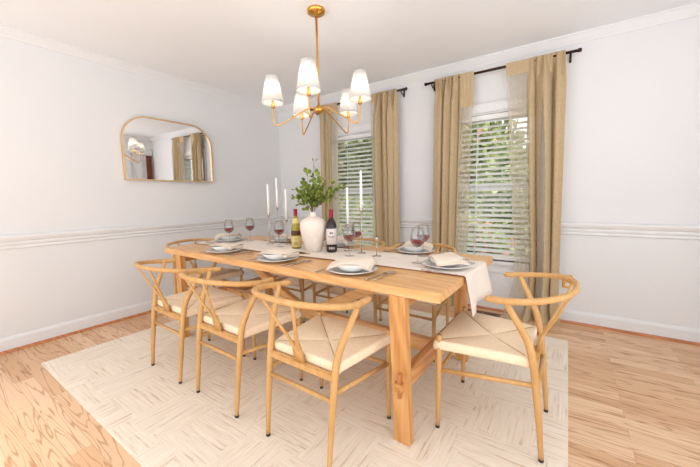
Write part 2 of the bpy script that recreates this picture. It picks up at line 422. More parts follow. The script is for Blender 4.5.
# windows
for i, (x0, x1) in enumerate(WIN):
    wn = empty('window_%d' % (i+1), ((x0+x1)/2, 0, WZ0)); wn['kind'] = 'structure'
    hw = (x1-x0)/2; hh = WZ1-WZ0
    bm = bmesh.new()
    box(bm, (-hw-CW, -.022, -.02), (-hw, 0, hh), .004); box(bm, (hw, -.022, -.02), (hw+CW, 0, hh), .004)
    box(bm, (-hw-CW, -.024, hh), (hw+CW, 0, hh+CW), .004)
    box(bm, (-hw-CW-.0, -.030, hh+CW-.012), (hw+CW+.0, 0, hh+CW), .003)
    for s in (-1, 1): box(bm, (s*hw-.012, 0, 0), (s*hw+.012, .14, hh))
    box(bm, (-hw, 0, hh-.012), (hw, .14, hh+.0))
    link('window_frame', bm, 'trim', wn, False)
    bm = bmesh.new(); box(bm, (-hw-CW-.02, -.055, -.028), (hw+CW+.02, .09, 0), .006)
    link('window_sill', bm, 'trim', wn, False)
    bm = bmesh.new(); box(bm, (-hw-CW, -.018, -.115), (hw+CW, 0, -.028), .004)
    link('window_apron', bm, 'trim', wn, False)
    mid = hh*.50
    for (za, zb, yy) in ((.0, mid+.02, .095), (mid-.02, hh-.012, .118)):
        bm = bmesh.new(); t = .042
        box(bm, (-hw+.012, yy, za), (-hw+t, yy+.022, zb)); box(bm, (hw-t, yy, za), (hw-.012, yy+.022, zb))
        box(bm, (-hw+t, yy, za), (hw-t, yy+.022, za+t)); box(bm, (-hw+t, yy, zb-t), (hw-t, yy+.022, zb))
        sash = link('sash', bm, 'trim', wn, False)
        bm = bmesh.new(); box(bm, (-hw+t, yy+.009, za+t), (hw-t, yy+.013, zb-t))
        link('pane', bm, 'pane', sash, False)
    # blind
    bl = empty('window_blind', ((x0+x1)/2, .045, WZ0))
    tag(bl, ['white horizontal slat blind in the window behind the leafy vase, nearer the room corner',
             'white horizontal slat blind in the window behind the right end of the table'][i], 'blind', 'white window blinds')
    bm = bmesh.new(); box(bm, (-hw+.016, -.028, hh-.06), (hw-.016, .028, hh-.014), .003)
    link('head_rail', bm, 'slat', bl, False)
    bm = bmesh.new(); z = .042; a = rad(29)
    while z < hh-.07:
        t = bmesh.new()
        n = 5; top = []; bot = []
        for k in range(n):
            u = -1+2*k/(n-1); y = u*.025; zz = .0022*(1-u*u)
            for lst, dz in ((top, .0014), (bot, -.0014)):
                yy = y*math.cos(a)-(zz+dz)*math.sin(a); z2 = y*math.sin(a)+(zz+dz)*math.cos(a)
                lst.append([t.verts.new((sx*(hw-.018), yy, z+z2)) for sx in (-1, 1)])
        for k in range(n-1):
            t.faces.new((top[k][0], top[k][1], top[k+1][1], top[k+1][0])); t.faces.new((bot[k][0], bot[k+1][0], bot[k+1][1], bot[k][1]))
        for k in (0, n-1): t.faces.new((top[k][0], bot[k][0], bot[k][1], top[k][1]))
        merge(bm, t); z += .0505
    link('slats', bm, 'slat', bl, False)
    bm = bmesh.new(); box(bm, (-hw+.018, -.025, .006), (hw-.018, .025, .028), .004)
    link('bottom_rail', bm, 'slat', bl, False)
    for xx in (-hw+.30, 0, hw-.30) if False else (-hw+.29, hw-.12):
        bm = bmesh.new()
        for y in (-.027, .027): tube(bm, [(xx, y, .02), (xx, y, hh-.05)], .0016 if y > 0 else .004, 6, 0)
        link('ladder_cord', bm, 'slat', bl)

# curtain rods
for (xa, xb, nm) in ((.66, 2.045, 'dark bronze curtain rod over the window behind the vase, left of the other rod'), (2.245, 3.545, 'dark bronze curtain rod over the window at the right end of the table')):
    r_ = empty('curtain_rod', ((xa+xb)/2, -.09, 2.283)); tag(r_, nm, 'curtain rod', 'dark curtain rods')
    L = (xb-xa)/2
    bm = bmesh.new(); tube(bm, [(-L+.02, 0, 0), (L-.02, 0, 0)], .0115, 12, 0); link('rod', bm, 'bronze', r_)
    for s in (-1, 1):
        bm = bmesh.new(); tube(bm, [(s*(L-.025), 0, 0), (s*(L-.02), 0, 0), (s*(L-.018), 0, 0), (s*L, 0, 0), (s*(L+.004), 0, 0)], [.010, .015, .016, .015, .010], 12, 0); link('finial', bm, 'bronze', r_)
        bm = bmesh.new(); q = s*(L-.07)
        box(bm, (q-.008, .078, -.055), (q+.008, .09, .02), .002); tube(bm, [(q, .08, -.03), (q, .04, -.035), (q, .01, -.02), (q, 0, -.011)], .006, 8, 4)
        link('bracket', bm, 'bronze', r_)

def curtain(xa, xb, label, seed, flat_side=0, flat=.25, folds=7, low=(0, 0), puddle=.0, amp=.058, lit_gaps=(), top=2.23):
    """linen panel: gathered on the rod, folds widening downward; flat_side -1 left/+1 right stays smooth"""
    rnd = random.Random(seed)
    nu, nz = 180, 44
    ph = [rnd.uniform(0, 6.28) for _ in range(4)]
    bm = bmesh.new(); V = []
    ztop = 2.302
    for j in range(nz+1):
        t = j/nz; z = ztop*(1-t)+.004*t
        if t > .9: pass
        row = []
        for i in range(nu+1):
            u = i/nu
            w = u if flat_side <= 0 else 1-u
            e = 1 if flat_side == 0 else min(1, max(.06, (w-flat)/.12))
            e = min(e, 1)
            g = min(1, max(0, (ztop-z)/.25))
            k = folds
            uu = u+.03*math.sin(u*9+ph[0])+.012*math.sin(t*3+ph[1]+u*6)
            big = math.copysign(abs(math.sin(uu*2*PI*k))**.7, math.sin(uu*2*PI*k))+.35*math.sin(uu*2*PI*k*1.7+ph[2])+.25*math.sin(uu*2*PI*k*.5+ph[3])
            small = math.sin(u*2*PI*k*2.3+ph[1])*.8
            a_top = .024 if z > 2.27 else .030
            y = e*((1-g)*small*a_top+g*big*amp*(.75+.25*math.sin(t*2+u*5+ph[3])))
            lf, rt = low
            sh = lf*(1-u)*t+rt*u*t
            x = xa+(xb-xa)*u+sh+e*g*.020*math.cos(uu*2*PI*k)
            if puddle and z < .5: x -= (1-u)*.10*((.5-z)/.5)**1.5
            if z > 2.262: y = -.014-.5*abs(y)
            zz = z
            if puddle and z < .16:
                q = (.16-z)/.16
                y -= puddle*q*q*(.5+.5*math.sin(u*5+1)); x += (u-.45)*.06*q*q
                zz = max(.004+.004*(1+big), z)
            row.append(bm.verts.new((x, -.096+min(y, .060 if z > .15 else .04)-.008*e*g, zz)))
        V.append(row)
    for j in range(nz):
        for i in range(nu):
            q = (i if flat_side <= 0 else nu-i)/nu; z_ = V[j][i].co.z
            bm.faces.new((V[j][i], V[j][i+1], V[j+1][i+1], V[j+1][i])).material_index = 1 if (flat_side and q < flat+.03 and z_ < top) or any(abs(i/nu-(a_+b_)/2) < (b_-a_)/2*min(1, (2.05-z_)/.7) for a_, b_ in lit_gaps) else 0
    o = link('curtain', bm, ['curtain', 'sheer']); tag(o, label, 'curtain', 'beige linen curtains')
    return o
curtain(.84, 1.13, 'leftmost beige curtain, hanging behind the leafy vase', 3, 1, .35, 4)
curtain(1.605, 1.93, 'beige curtain at the right side of the window behind the vase', 5, -1, .1, 5, (.02, .02))
curtain(2.35, 2.73, 'beige curtain left of the window at the right end of the table', 8, 1, .26, 5, (0, -.03), top=2.0)  # paler cloth stops at the window top, a painted edge of backlight
curtain(3.0, 3.44, 'rightmost beige curtain with a sheer flat left edge, pooling on the floor', 11, -1, .36, 4, (.17, .04), .14, .062, lit_gaps=((.62, .69),))  # pale strip painted into the cloth for bright window between the folds

# mirror
mi_ = empty('wall_mirror', (.020, -1.578, 1.345))
tag(mi_, 'gold framed mirror with rounded top corners on the left wall', 'mirror')
MW, MH, MR = .45, .625, .24
def mirror_outline(off):
    w, h, r = MW-off, MH-off, MR-off; pts = [(-w, off), (w, off)]
    for k in range(13): a = PI/2*k/12; pts.append((w-r+r*math.cos(a), h-r+r*math.sin(a)))
    for k in range(13): a = PI/2+PI/2*k/12; pts.append((-w+r+r*math.cos(a), h-r+r*math.sin(a)))
    return pts
bm = bmesh.new(); O = mirror_outline(0); I = mirror_outline(.013); n = len(O)
R4 = [[bm.verts.new((x, p[0], p[1])) for p in L] for L, x in ((O, 0), (O, .026), (I, .026), (I, .012))]
for a, b_ in zip(R4, R4[1:]):
    for k in range(n): bm.faces.new((a[k], a[(k+1) % n], b_[(k+1) % n], b_[k]))
link('mirror_frame', bm, 'gold', mi_, False)
bm = bmesh.new(); vs = [bm.verts.new((.014, p[0], p[1])) for p in mirror_outline(.010)]; bm.faces.new(vs)
vs = [bm.verts.new((.001, p[0], p[1])) for p in mirror_outline(.010)]; bm.faces.new(vs[::-1])
g = link('mirror_glass', bm, 'mirror', mi_, False)
mi_.rotation_euler = (0, rad(1.0), rad(-2.1))

# outlets
def outlet(loc, rz, plate, label):
    r_ = empty('wall_outlet', loc, rz); tag(r_, label, 'outlet')
    bm = bmesh.new(); box(bm, (-.036, -.006, -.058), (.036, 0, .058), .003); pl = link('cover_plate', bm, plate, r_, False)
    for s in (-1, 1):
        bm = bmesh.new(); box(bm, (-.016, -.009, s*.026-.014), (.016, -.005, s*.026+.014), .003)
        k = link('socket', bm, 'trim', r_, False)
        bm = bmesh.new()
        for q in (-.006, .006): box(bm, (q-.0012, -.0096, s*.026-.004), (q+.0012, -.0088, s*.026+.005))
        link('slot', bm, 'ink', k, False)
outlet((0, -1.81, .36), PI/2, 'trim', 'white electrical outlet low on the left wall')
outlet((3.548, 0, .372), 0, 'brass', 'brass electrical outlet beside the pooling curtain')

# floor vent
r_ = empty('floor_vent', (2.885, -.19, 0)); tag(r_, 'brown metal floor vent below the right window', 'vent')
bm = bmesh.new(); box(bm, (-.15, -.065, .0005), (.15, .065, .003)); link('vent_recess', bm, 'ventdark', r_, False)
bm = bmesh.new()
box(bm, (-.155, -.07, .001), (.155, -.05, .007)); box(bm, (-.155, .05, .001), (.155, .07, .007)); box(bm, (-.155, -.05, .001), (-.135, .05, .007)); box(bm, (.135, -.05, .001), (.155, .05, .007)); box(bm, (-.01, -.05, .001), (.01, .05, .007))
for k in range(17):
    x = -.128+k*.016
    if abs(x) > .012: box(bm, (x-.003, -.05, .001), (x+.003, .05, .006))
link('vent_grille', bm, 'vent', r_, False)

# rug
bm = bmesh.new(); box(bm, (.482, -2.835, .0005), (3.572, -.45, .0105), .004)
tag(link('area_rug', bm, 'rug', smooth=False), 'large cream rug with streaky basketweave blocks under the table', 'rug')

# ---------------------------------------------------------------- table
TX, TY, TZ = 1.941, -1.607, .75; FZ = .0105
tb = empty('dining_table', (TX, TY, FZ)); tag(tb, 'long light oak trestle dining table on the cream rug', 'table')
tb.rotation_euler = (0, 0, rad(-1.5)); z0 = TZ-FZ; HL, HWd = 1.180, .482
bm = bmesh.new(); box(bm, (-HL-.016, -HWd, z0-.043), (HL, HWd, z0), .003); link('tabletop', bm, 'table', tb, False)
LT = z0-.043
def tilt_leg(sx, sy):
    bm = bmesh.new(); xc0 = sx*1.010; xc1 = sx*.980
    ya, yb = (.420, .467) if sy > 0 else (-.480, -.432)
    ya, yb = min(ya, yb), max(ya, yb)
    h = .040
    hexa(bm, [(xc0-h, ya, 0), (xc0+h, ya, 0), (xc0+h, yb, 0), (xc0-h, yb, 0)], [(xc1-h, ya, LT), (xc1+h, ya, LT), (xc1+h, yb, LT), (xc1-h, yb, LT)])
    bmesh.ops.bevel(bm, geom=list(bm.edges), offset=.003, segments=1, affect='EDGES')
    link('leg', bm, 'table_z', tb, False)
for sx in (-1, 1):
    for sy in (-1, 1): tilt_leg(sx, sy)
    bm = bmesh.new(); box(bm, (sx*1.003-.02, -.43, .245), (sx*1.003+.02, .43, .335), .003)
    for sy in (-1, 1): box(bm, (sx*1.003-.016, sy*.43-.001, .262), (sx*1.003+.016, sy*.505, .300), .002)
    cr = link('cross_tie', bm, 'table_y', tb, False)
    for sy in (-1, 1):
        bm = bmesh.new(); x = sx*1.003; y = sy*.486
        hexa(bm, [(x-.006, y-.008, .225), (x+.006, y-.008, .225), (x+.006, y+.008, .225), (x-.006, y+.008, .225)], [(x-.008, y-.014, .345), (x+.008, y-.014, .345), (x+.008, y+.014, .345), (x-.008, y+.014, .345)])
        link('wedge', bm, 'wedge', cr, False)
    bm = bmesh.new(); box(bm, (sx*.99-.022, -.42, LT-.06), (sx*.99+.022, .42, LT), .003); link('apron', bm, 'table_y', tb, False)
bm = bmesh.new(); box(bm, (-1.045, -.055, .245), (1.045, -.01, .325), .003)
link('stretcher_beam', bm, 'table', tb, False)
for sx in (-1, 1):
    bm = bmesh.new(); ya, yb = -.056, -.008
    a = Vector((sx*.10, 0, .325)); b_ = Vector((sx*.86, 0, LT)); d = .04
    hexa(bm, [(a.x-d*1.9, ya, a.z), (a.x+d*1.9, ya, a.z), (a.x+d*1.9, yb, a.z), (a.x-d*1.9, yb, a.z)], [(b_.x-d*1.9, ya, b_.z), (b_.x+d*1.9, ya, b_.z), (b_.x+d*1.9, yb, b_.z), (b_.x-d*1.9, yb, b_.z)])
    bmesh.ops.bevel(bm, geom=list(bm.edges), offset=.003, segments=1, affect='EDGES')
    link('diagonal_brace', bm, 'table', tb, False)

# runner
bm = bmesh.new(); ya, yb = -1.795, -1.385
path = [(.731, .60), (.732, .62), (.733, .70), (.734, .742), (.740, .7525)]
path += [(.736+(3.121-.736)*k/40, .7525) for k in range(1, 41)]
path += [(3.1285, .749), (3.132, .738), (3.135, .70), (3.140, .66), (3.144, .62), (3.146, .585)]
rows = []
for k, (x, z) in enumerate(path):
    row = []
    for j in range(25):
        v = j/24; y = ya+(yb-ya)*v+ .006*math.sin(x*3)*(1 if z > .74 else 1)
        dr_ = max(0, .74-z); s = 1 if x > 2 else -1
        xx = x+s*max(0, dr_)*(.10*math.sin(v*8+1)+.08)*1.0
        zz = z+(.0012*math.sin(v*22+x*6)+.0012 if z > .75 else 0)
        if s > 0 and z < .74: y += dr_*(.25*(v-.5)-.02); zz -= dr_*.12*(1-v)
        xx += .026*(y+1.60)*(1 if x > 2 or x < .8 else 0)
        row.append(bm.verts.new((xx, y, zz)))
    rows.append(row)
for a, b_ in zip(rows, rows[1:]):
    for j in range(24): bm.faces.new((a[j], a[j+1], b_[j+1], b_[j])).material_index = 1 if j == 0 and False else 0
rn = link('table_runner', bm, ['linen'])
tag(rn, 'cream linen runner along the table, draped over its ends', 'table runner')
so = rn.modifiers.new('thick', 'SOLIDIFY'); so.thickness = .0016; so.offset = 1
bm = bmesh.new(); hp = []
for (a, row) in [(k, rows_) for k, rows_ in enumerate(path)]: pass
me = rn.data; hemrow = [me.vertices[k*25].co.copy() for k in range(len(path))]
tube(bm, [p+Vector((0, -.002, .0012)) for p in hemrow[3:]], .0022, 6, 0, True); link('hem', bm, 'hem', rn)

# ---------------------------------------------------------------- chairs
def chair_proto():
    root = empty('wishbone_chair')
    def P(n, bm, mat='chair', par=root, smooth=True): return link(n, bm, mat, par, smooth)
    for s in (-1, 1):
        bm = bmesh.new(); tube(bm, [(s*.229, .222, .012), (s*.229, .221, .2), (s*.230, .220, .40), (s*.230, .220, .475)], [.0095, .0125, .0145, .0140], 12, 4, round_end=False)
        lg = P('leg', bm)
        bm = bmesh.new(); tube(bm, [(s*.229, .222, 0), (s*.229, .222, .013)], [.0098, .0102], 12, 0); P('foot_cap', bm, 'black', lg)
        bm = bmesh.new()
        tube(bm, [(s*.190, -.214, .012), (s*.193, -.198, .18), (s*.196, -.180, .34), (s*.198, -.166, .44), (s*.208, -.146, .52), (s*.226, -.108, .60), (s*.240, -.074, .665), (s*.246, -.060, .694)],
             [.0100, .0135, .0155, .0160, .0155, .0145, .0130, .0115], 12, 5)
        lg = P('leg', bm)
        bm = bmesh.new(); tube(bm, [(s*.1895, -.214, 0), (s*.190, -.214, .013)], [.0100, .0106], 12, 0); P('foot_cap', bm, 'black', lg)
    bm = bmesh.new()
    hp = [(-.248, .006, .695), (-.258, -.05, .698), (-.262, -.105, .704), (-.246, -.180, .714), (-.192, -.250, .725), (-.105, -.292, .732), (0, -.304, .734)]
    hp += [(-x, y, z) for x, y, z in hp[-2::-1]]
    tube(bm, hp, [.0145, .0145, .014, .0135, .013, .013, .013, .013, .013, .0135, .014, .0145, .0145], 14, 7, round_end=True)
    P('top_rail', bm)
    bm = bmesh.new()
    for s in (-1, 1): tube(bm, [(s*.092, -.294, .728), (s*.070, -.266, .665), (s*.045, -.236, .59), (s*.020, -.204, .52), (s*.012, -.186, .475)], [.008, .009, .010, .0105, .010], 10, 5, flat=.6, up=(0, 1, .6))
    hexa(bm, [(-.030, -.178, .415), (.030, -.178, .415), (.030, -.166, .415), (-.030, -.166, .415)], [(-.022, -.198, .510), (.022, -.198, .510), (.022, -.187, .510), (-.022, -.187, .510)])
    P('y_splat', bm, smooth=True)
    # rails below the cord and stretchers
    bm = bmesh.new(); box(bm, (-.196, -.182, .385), (.196, -.160, .415), .003); P('rear_rail', bm, smooth=False)
    for s in (-1, 1):
        bm = bmesh.new(); tube(bm, [(s*.228, .216, .300), (s*.196, -.182, .335)], .0095, 10, 0, flat=1.2); P('stretcher', bm)
    bm = bmesh.new(); tube(bm, [(-.225, .220, .295), (.225, .220, .295)], .0095, 10, 0); P('stretcher', bm)
    bm = bmesh.new(); tube(bm, [(-.194, -.186, .305), (.194, -.186, .305)], .0095, 10, 0); P('stretcher', bm)
    # cord seat: concentric strands, rounded over the rails
    bm = bmesh.new()
    co = [Vector((-.243, .238, 0)), Vector((.243, .238, 0)), Vector((.196, -.152, 0)), Vector((-.196, -.152, 0))]
    cen = Vector((0, .03, 0)); ns = 26; N = 12; rings = []
    prof = [(1.0, .408), (1.012, .415), (1.022, .428), (1.018, .442), (1.0, .452)]
    for f, z in prof: rings.append((f, z, 0))
    for k in range(1, ns*2+1):
        f = 1-(k/(ns*2))*.985
        rings.append((f, 0, k))
    R_ = []
    for f, z, k in rings:
        row = []
        for c in range(4):
            a, b_ = co[c], co[(c+1) % 4]
            for j in range(N):
                u = j/N; p = cen+(a.lerp(b_, u)-cen)*f
                if k:
                    edge = .014*(1-f)      # sag to the centre
                    dome = .006*math.sin(PI*f)*math.sin(PI*u)
                    zz = .453-edge+dome-.004*(1-math.sin(PI*u))*(1-f)
                    zz += .0011 if k % 2 == 0 else -.0011
                    if j == 0: zz -= .0035
                else: zz = z-(.004 if j == 0 else 0)
                row.append(bm.verts.new((p.x, p.y, zz)))
        R_.append(row)
    T = 4*N
    for a, b_ in zip(R_, R_[1:]):
        for j in range(T): bm.faces.new((a[j], a[(j+1) % T], b_[(j+1) % T], b_[j]))
    bm.faces.new(R_[-1]); 
    bot = [bm.verts.new((v.co.x*.9, v.co.y*.9, .412)) for v in R_[0]]
    for j in range(T): bm.faces.new((R_[0][(j+1) % T], R_[0][j], bot[j], bot[(j+1) % T]))
    bm.faces.new(bot)
    seat = P('seat', bm, 'cord')
    bm = bmesh.new()
    for c in range(4):
        pts = [R2 for R2 in []]
        for q in range(1, 20):
            f = .96-q*.049; p = cen+(co[c]-cen)*max(f, .02)
            pts.append((p.x, p.y, .453-.014*(1-f)-.004*(1-f)-.0022))
        tube(bm, pts, .0020, 5, 0)
    P('seam', bm, 'seam', seat)
    return root
def copy_tree(o, parent=None):
    c = o.copy(); C.objects.link(c); c.parent = parent
    for ch in [k for k in bpy.data.objects if k.parent == o]: copy_tree(ch, c)
    return c
chairs = [
    (2.575, -2.208, -1.5, 'wishbone chair nearest the camera, right of the three on the near long side'),
    (1.957, -2.200, -1.5, 'middle wishbone chair of the three on the near long side'),
    (1.395, -2.200, -1.5, 'leftmost wishbone chair of the three on the near long side'),
    (3.262, -1.690, 90, 'wishbone chair at the right end of the table, facing the table end'),
    (.708, -1.690, -90, 'wishbone chair at the far left end of the table by the left wall'),
    (1.345, -1.068, 180, 'wishbone chair on the window side nearest the left wall'),
    (1.955, -1.085, 180, 'wishbone chair on the window side, middle one behind the vase and bottles'),
    (2.575, -1.098, 180, 'wishbone chair on the window side nearest the right end of the table')]
proto = chair_proto()
for i, (x, y, a, lab) in enumerate(chairs):
    o = proto if i == 0 else copy_tree(proto)
    o.location = (x, y, FZ); o.rotation_euler = (0, 0, rad(a))
    tag(o, lab, 'chair', 'wishbone dining chairs')

# ---------------------------------------------------------------- chandelier
cx, cy, cz = 2.006, -1.518, 1.771
ch = empty('chandelier', (cx, cy, H)); tag(ch, 'brass chandelier with five white tapered shades above the table', 'chandelier')
zz = cz-H
bm = bmesh.new(); lathe(bm, [(0, 0), (.062, 0), (.064, -.006), (.060, -.020), (.05, -.026), (.02, -.030), (.012, -.042), (0, -.043)], 32); link('canopy', bm, 'brass', ch)
bm = bmesh.new(); tube(bm, [(0, 0, -.04), (0, 0, zz+.02)], .008, 12, 0); link('rod', bm, 'brass', ch)
bm = bmesh.new(); lathe(bm, [(0, zz-.032), (.010, zz-.030), (.014, zz-.022), (.032, zz-.016), (.037, zz), (.032, zz+.016), (.014, zz+.022), (.010, zz+.034), (0, zz+.035)], 24); link('hub', bm, 'brass', ch)
for k in range(5):
    a = .188+k*2*PI/5; d = Vector((math.cos(a), math.sin(a), 0)); r = .319
    def at(rr, z): return (d.x*rr, d.y*rr, z)
    bm = bmesh.new()
    tube(bm, [at(.02, zz), at(.05, zz+.012), at(.08, zz+.004), at(.17, zz-.050), at(.265, zz-.108), at(.292, zz-.120), at(.312, zz-.106), at(.318, zz-.07), at(.319, zz+.005)], .0048, 10, 6)
    arm = link('arm', bm, 'brass', ch)
    bm = bmesh.new(); lathe(bm, [(0, zz), (.010, zz), (.014, zz+.008), (.014, zz+.016), (.011, zz+.018), (.011, zz+.062), (0, zz+.063)], 16, (d.x*r, d.y*r, 0)); link('socket', bm, 'brass', arm)
    bm = bmesh.new(); lathe(bm, [(0, zz+.062), (.009, zz+.064), (.015, zz+.080), (.017, zz+.095), (.012, zz+.112), (0, zz+.122)], 14, (d.x*r, d.y*r, 0)); 
    blb = link('bulb', bm, 'bulb' if 'bulb' in M else 'wax', arm)
    bm = bmesh.new(); zb = 1.802-H; zt = zb+.178
    L3 = (d.x*r, d.y*r, 0)
    lathe(bm, [(.0745, zb), (.076, zb), (.0425, zt), (.041, zt), (.0745, zb)], 32, L3)
    sh = link('lamp_shade', bm, 'shade', arm)
    bm = bmesh.new(); lathe(bm, [(.0752, zb-.001), (.0772, zb-.001), (.0762, zb+.008), (.0742, zb+.008), (.0752, zb-.001)], 32, L3); link('shade_trim', bm, 'shade', arm)

# ---------------------------------------------------------------- table ware
TT = .7515   # wood surface
RT = .7560   # runner surface
def plate_mesh(r, h=.018):
    bm = bmesh.new()
    lathe(bm, [(0, .002), (r*.5, .0), (r*.58, .0), (r*.62, .004), (r*.86, h*.65), (r, h), (r*1.0, h+.003), (r*.85, h*.65+.004), (r*.6, .007), (0, .006)], 40); return bm
def bowl_mesh(r):
    bm = bmesh.new()
    lathe(bm, [(0, .002), (r*.45, 0), (r*.5, .003), (r*.8, .016), (r, .042), (r*.995, .045), (r*.96, .043), (r*.76, .018), (r*.4, .008), (0, .007)], 40); return bm
def napkin_mesh(L=.25, W=.15, seed=1, zoff=0):
    """soft folded napkin: several layers that arch over the bowl rim and droop at the ends"""
    rnd = random.Random(seed); bm = bmesh.new(); p1, p2 = rnd.uniform(0, 6), rnd.uniform(0, 6)
    nx, ny = 20, 12
    def zf(u, v, l):
        base = .038+.006*math.sin(v*2.2+p2)-.020*abs(u)**3.0-.008*abs(v)**3
        return base+l*.006+.0035*math.sin(u*3+p1+l)*math.cos(v*2.5+l)
    for l in range(3):
        sc = 1-.05*l; dx = .006*l*math.cos(p1); dy = .007*l*math.sin(p1)
        top = []; bot = []
        for j in range(ny+1):
            rt, rb = [], []
            for i in range(nx+1):
                u, v = -1+2*i/nx, -1+2*j/ny
                edge = min(1-abs(u), 1-abs(v)); th = .0024*min(1, edge*8+.15)
                x = u*L/2*sc+dx+.006*v*math.sin(p2); y = v*W/2*sc+dy+.010*math.sin(u*2+p1)
                z = zf(u, v, l)
                rt.append(bm.verts.new((x, y, z+th))); rb.append(bm.verts.new((x, y, z-th)))
            top.append(rt); bot.append(rb)
        for j in range(ny):
            for i in range(nx):
                bm.faces.new((top[j][i], top[j][i+1], top[j+1][i+1], top[j+1][i])); bm.faces.new((bot[j][i], bot[j+1][i], bot[j+1][i+1], bot[j][i+1]))
        for i in range(nx):
            bm.faces.new((top[0][i], bot[0][i], bot[0][i+1], top[0][i+1])); bm.faces.new((top[ny][i], top[ny][i+1], bot[ny][i+1], bot[ny][i]))
        for j in range(ny):
            bm.faces.new((top[j][0], top[j+1][0], bot[j+1][0], bot[j][0])); bm.faces.new((top[j][nx], bot[j][nx], bot[j+1][nx], top[j+1][nx]))
    st = bmesh.new()
    for k in range(15):
        v = -0.92+1.84*k/14; u = .95
        x = u*L/2; y = v*W/2+.010*math.sin(u*2+p1); z = zf(u, v, 2)+.003
        tube(st, [(x-.014, y, z+.001), (x-.004, y+.003, z)], .0014, 5, 0)
        tube(st, [(x-.024, y+.004, z+.002), (x-.018, y-.001, z+.0015)], .0014, 5, 0)
    return bm, st
def fork_mesh():
    bm = bmesh.new(); tube(bm, [(0, -.095, .003), (0, -.04, .003), (0, .03, .005), (0, .045, .004)], [.0060, .0042, .0028, .004], 8, 4, flat=.4, up=(0, 0, 1))
    hexa(bm, [(-.004, .040, .002), (.004, .040, .002), (.011, .062, .003), (-.011, .062, .003)], [(-.004, .040, .005), (.004, .040, .005), (.011, .062, .006), (-.011, .062, .006)])
    for q in (-.0095, -.0032, .0032, .0095): tube(bm, [(q, .060, .0045), (q, .080, .003), (q*.95, .098, .0055)], [.0016, .0015, .0009], 6, 3)
    return bm
def knife_mesh():
    bm = bmesh.new(); tube(bm, [(0, -.11, .004), (0, -.07, .004), (0, .0, .004)], [.0068, .0062, .0048], 8, 4, flat=.5, up=(0, 0, 1))
    hexa(bm, [(-.005, 0, .002), (.006, 0, .002), (.010, .07, .002), (-.005, .07, .002)], [(-.005, 0, .005), (.006, 0, .004), (.010, .07, .003), (-.005, .07, .005)])
    hexa(bm, [(-.005, .07, .002), (.010, .07, .002), (.004, .098, .002), (-.005, .105, .002)], [(-.005, .07, .005), (.010, .07, .003), (.004, .098, .003), (-.005, .105, .005)])
    return bm
def spoon_mesh():
    bm = bmesh.new(); tube(bm, [(0, -.095, .003), (0, -.03, .003), (0, .04, .005), (0, .05, .004)], [.0055, .0040, .0028, .004], 8, 4, flat=.4, up=(0, 0, 1))
    lathe(bm, [(0, 0), (.009, .001), (.015, .004), (.0165, .007), (.015, .0062), (.009, .003), (0, .002)], 16, (0, .074, .001), sy=1.5)
    return bm
def share(name, src, loc, rz, label, cat, group):
    o = src.copy() if src.get('used') else src
    if src.get('used'): C.objects.link(o)
    src['used'] = True
    if 'used' in o: del o['used']
    src['used'] = 1
    o.location = loc; o.rotation_euler = (0, 0, rz); tag(o, label, cat, group); return o
pl_src = link('dinner_plate', plate_mesh(.132, .020), 'china')
bo_src = link('shallow_bowl', bowl_mesh(.098), 'china')
fk_src = link('fork', fork_mesh(), 'silver'); kn_src = link('knife', knife_mesh(), 'silver'); sp_src = link('spoon', spoon_mesh(), 'silver')
SET = [ # x, y, facing deg (0 = diner at -y), surface, description, napkin turn
    (1.405, -1.935, 0, TT, 'at the near side\'s left seat', 12),
    (2.005, -1.965, 0, TT, 'at the near side\'s middle seat', 8),
    (2.592, -1.985, 0, TT, 'at the near side\'s right seat', 20),
    (2.985, -1.640, 90, RT, 'on the runner\'s right end', -62),
    (.915, -1.560, -90, RT, 'on the runner\'s left end', 60),
    (1.385, -1.305, 180, TT, 'on window side behind the left candles', 188),
    (2.000, -1.290, 180, TT, 'on window side behind the red bottle', 186),
    (2.650, -1.275, 180, TT, 'on window side between the two windows', 190)]
for i, (x, y, a, zt, desc, nr) in enumerate(SET):
    ar = rad(a)
    share('dinner_plate', pl_src, (x, y, zt), ar, 'white dinner plate '+desc, 'plate', 'white dinner plates')
    share('shallow_bowl', bo_src, (x, y, zt+.008), ar, 'white shallow bowl '+desc, 'bowl', 'white shallow bowls')
    b1, b2 = napkin_mesh(.235, .165, 20+i)
    np_ = link('napkin', b1, 'napkin', loc=(x, y, zt+.020)); np_.rotation_euler = (0, 0, rad(nr))
    tag(np_, 'folded beige linen napkin '+desc, 'napkin', 'beige folded napkins'); link('stitching', b2, 'fringe', np_)
    def off(dx, dy): return (x+dx*math.cos(ar)-dy*math.sin(ar), y+dx*math.sin(ar)+dy*math.cos(ar))
    if i == 3: zt2 = RT
    else: zt2 = zt
    sgn = rad(-4)
    fx = -.158
    px, py = off(fx, -.01); share('fork', fk_src, (px, py, zt2), ar+sgn, 'silver fork left of the plate '+desc, 'fork', 'silver forks')
    if i != 3:
        kx = .160 if i not in (5,) else .15
        px, py = off(kx, .0); share('knife', kn_src, (px, py, zt2), ar+rad(-6), 'silver knife right of the plate '+desc, 'knife', 'silver knives')
        px, py = off(kx+.035, .0)
        share('spoon', sp_src, (px, py, zt2), ar+rad(-3), 'silver spoon outside the knife '+desc, 'spoon', 'silver spoons')
    else:
        px, py = off(.158, 0); share('knife', kn_src, (px, py, zt2), ar, 'silver knife right of the plate '+desc, 'knife', 'silver knives')

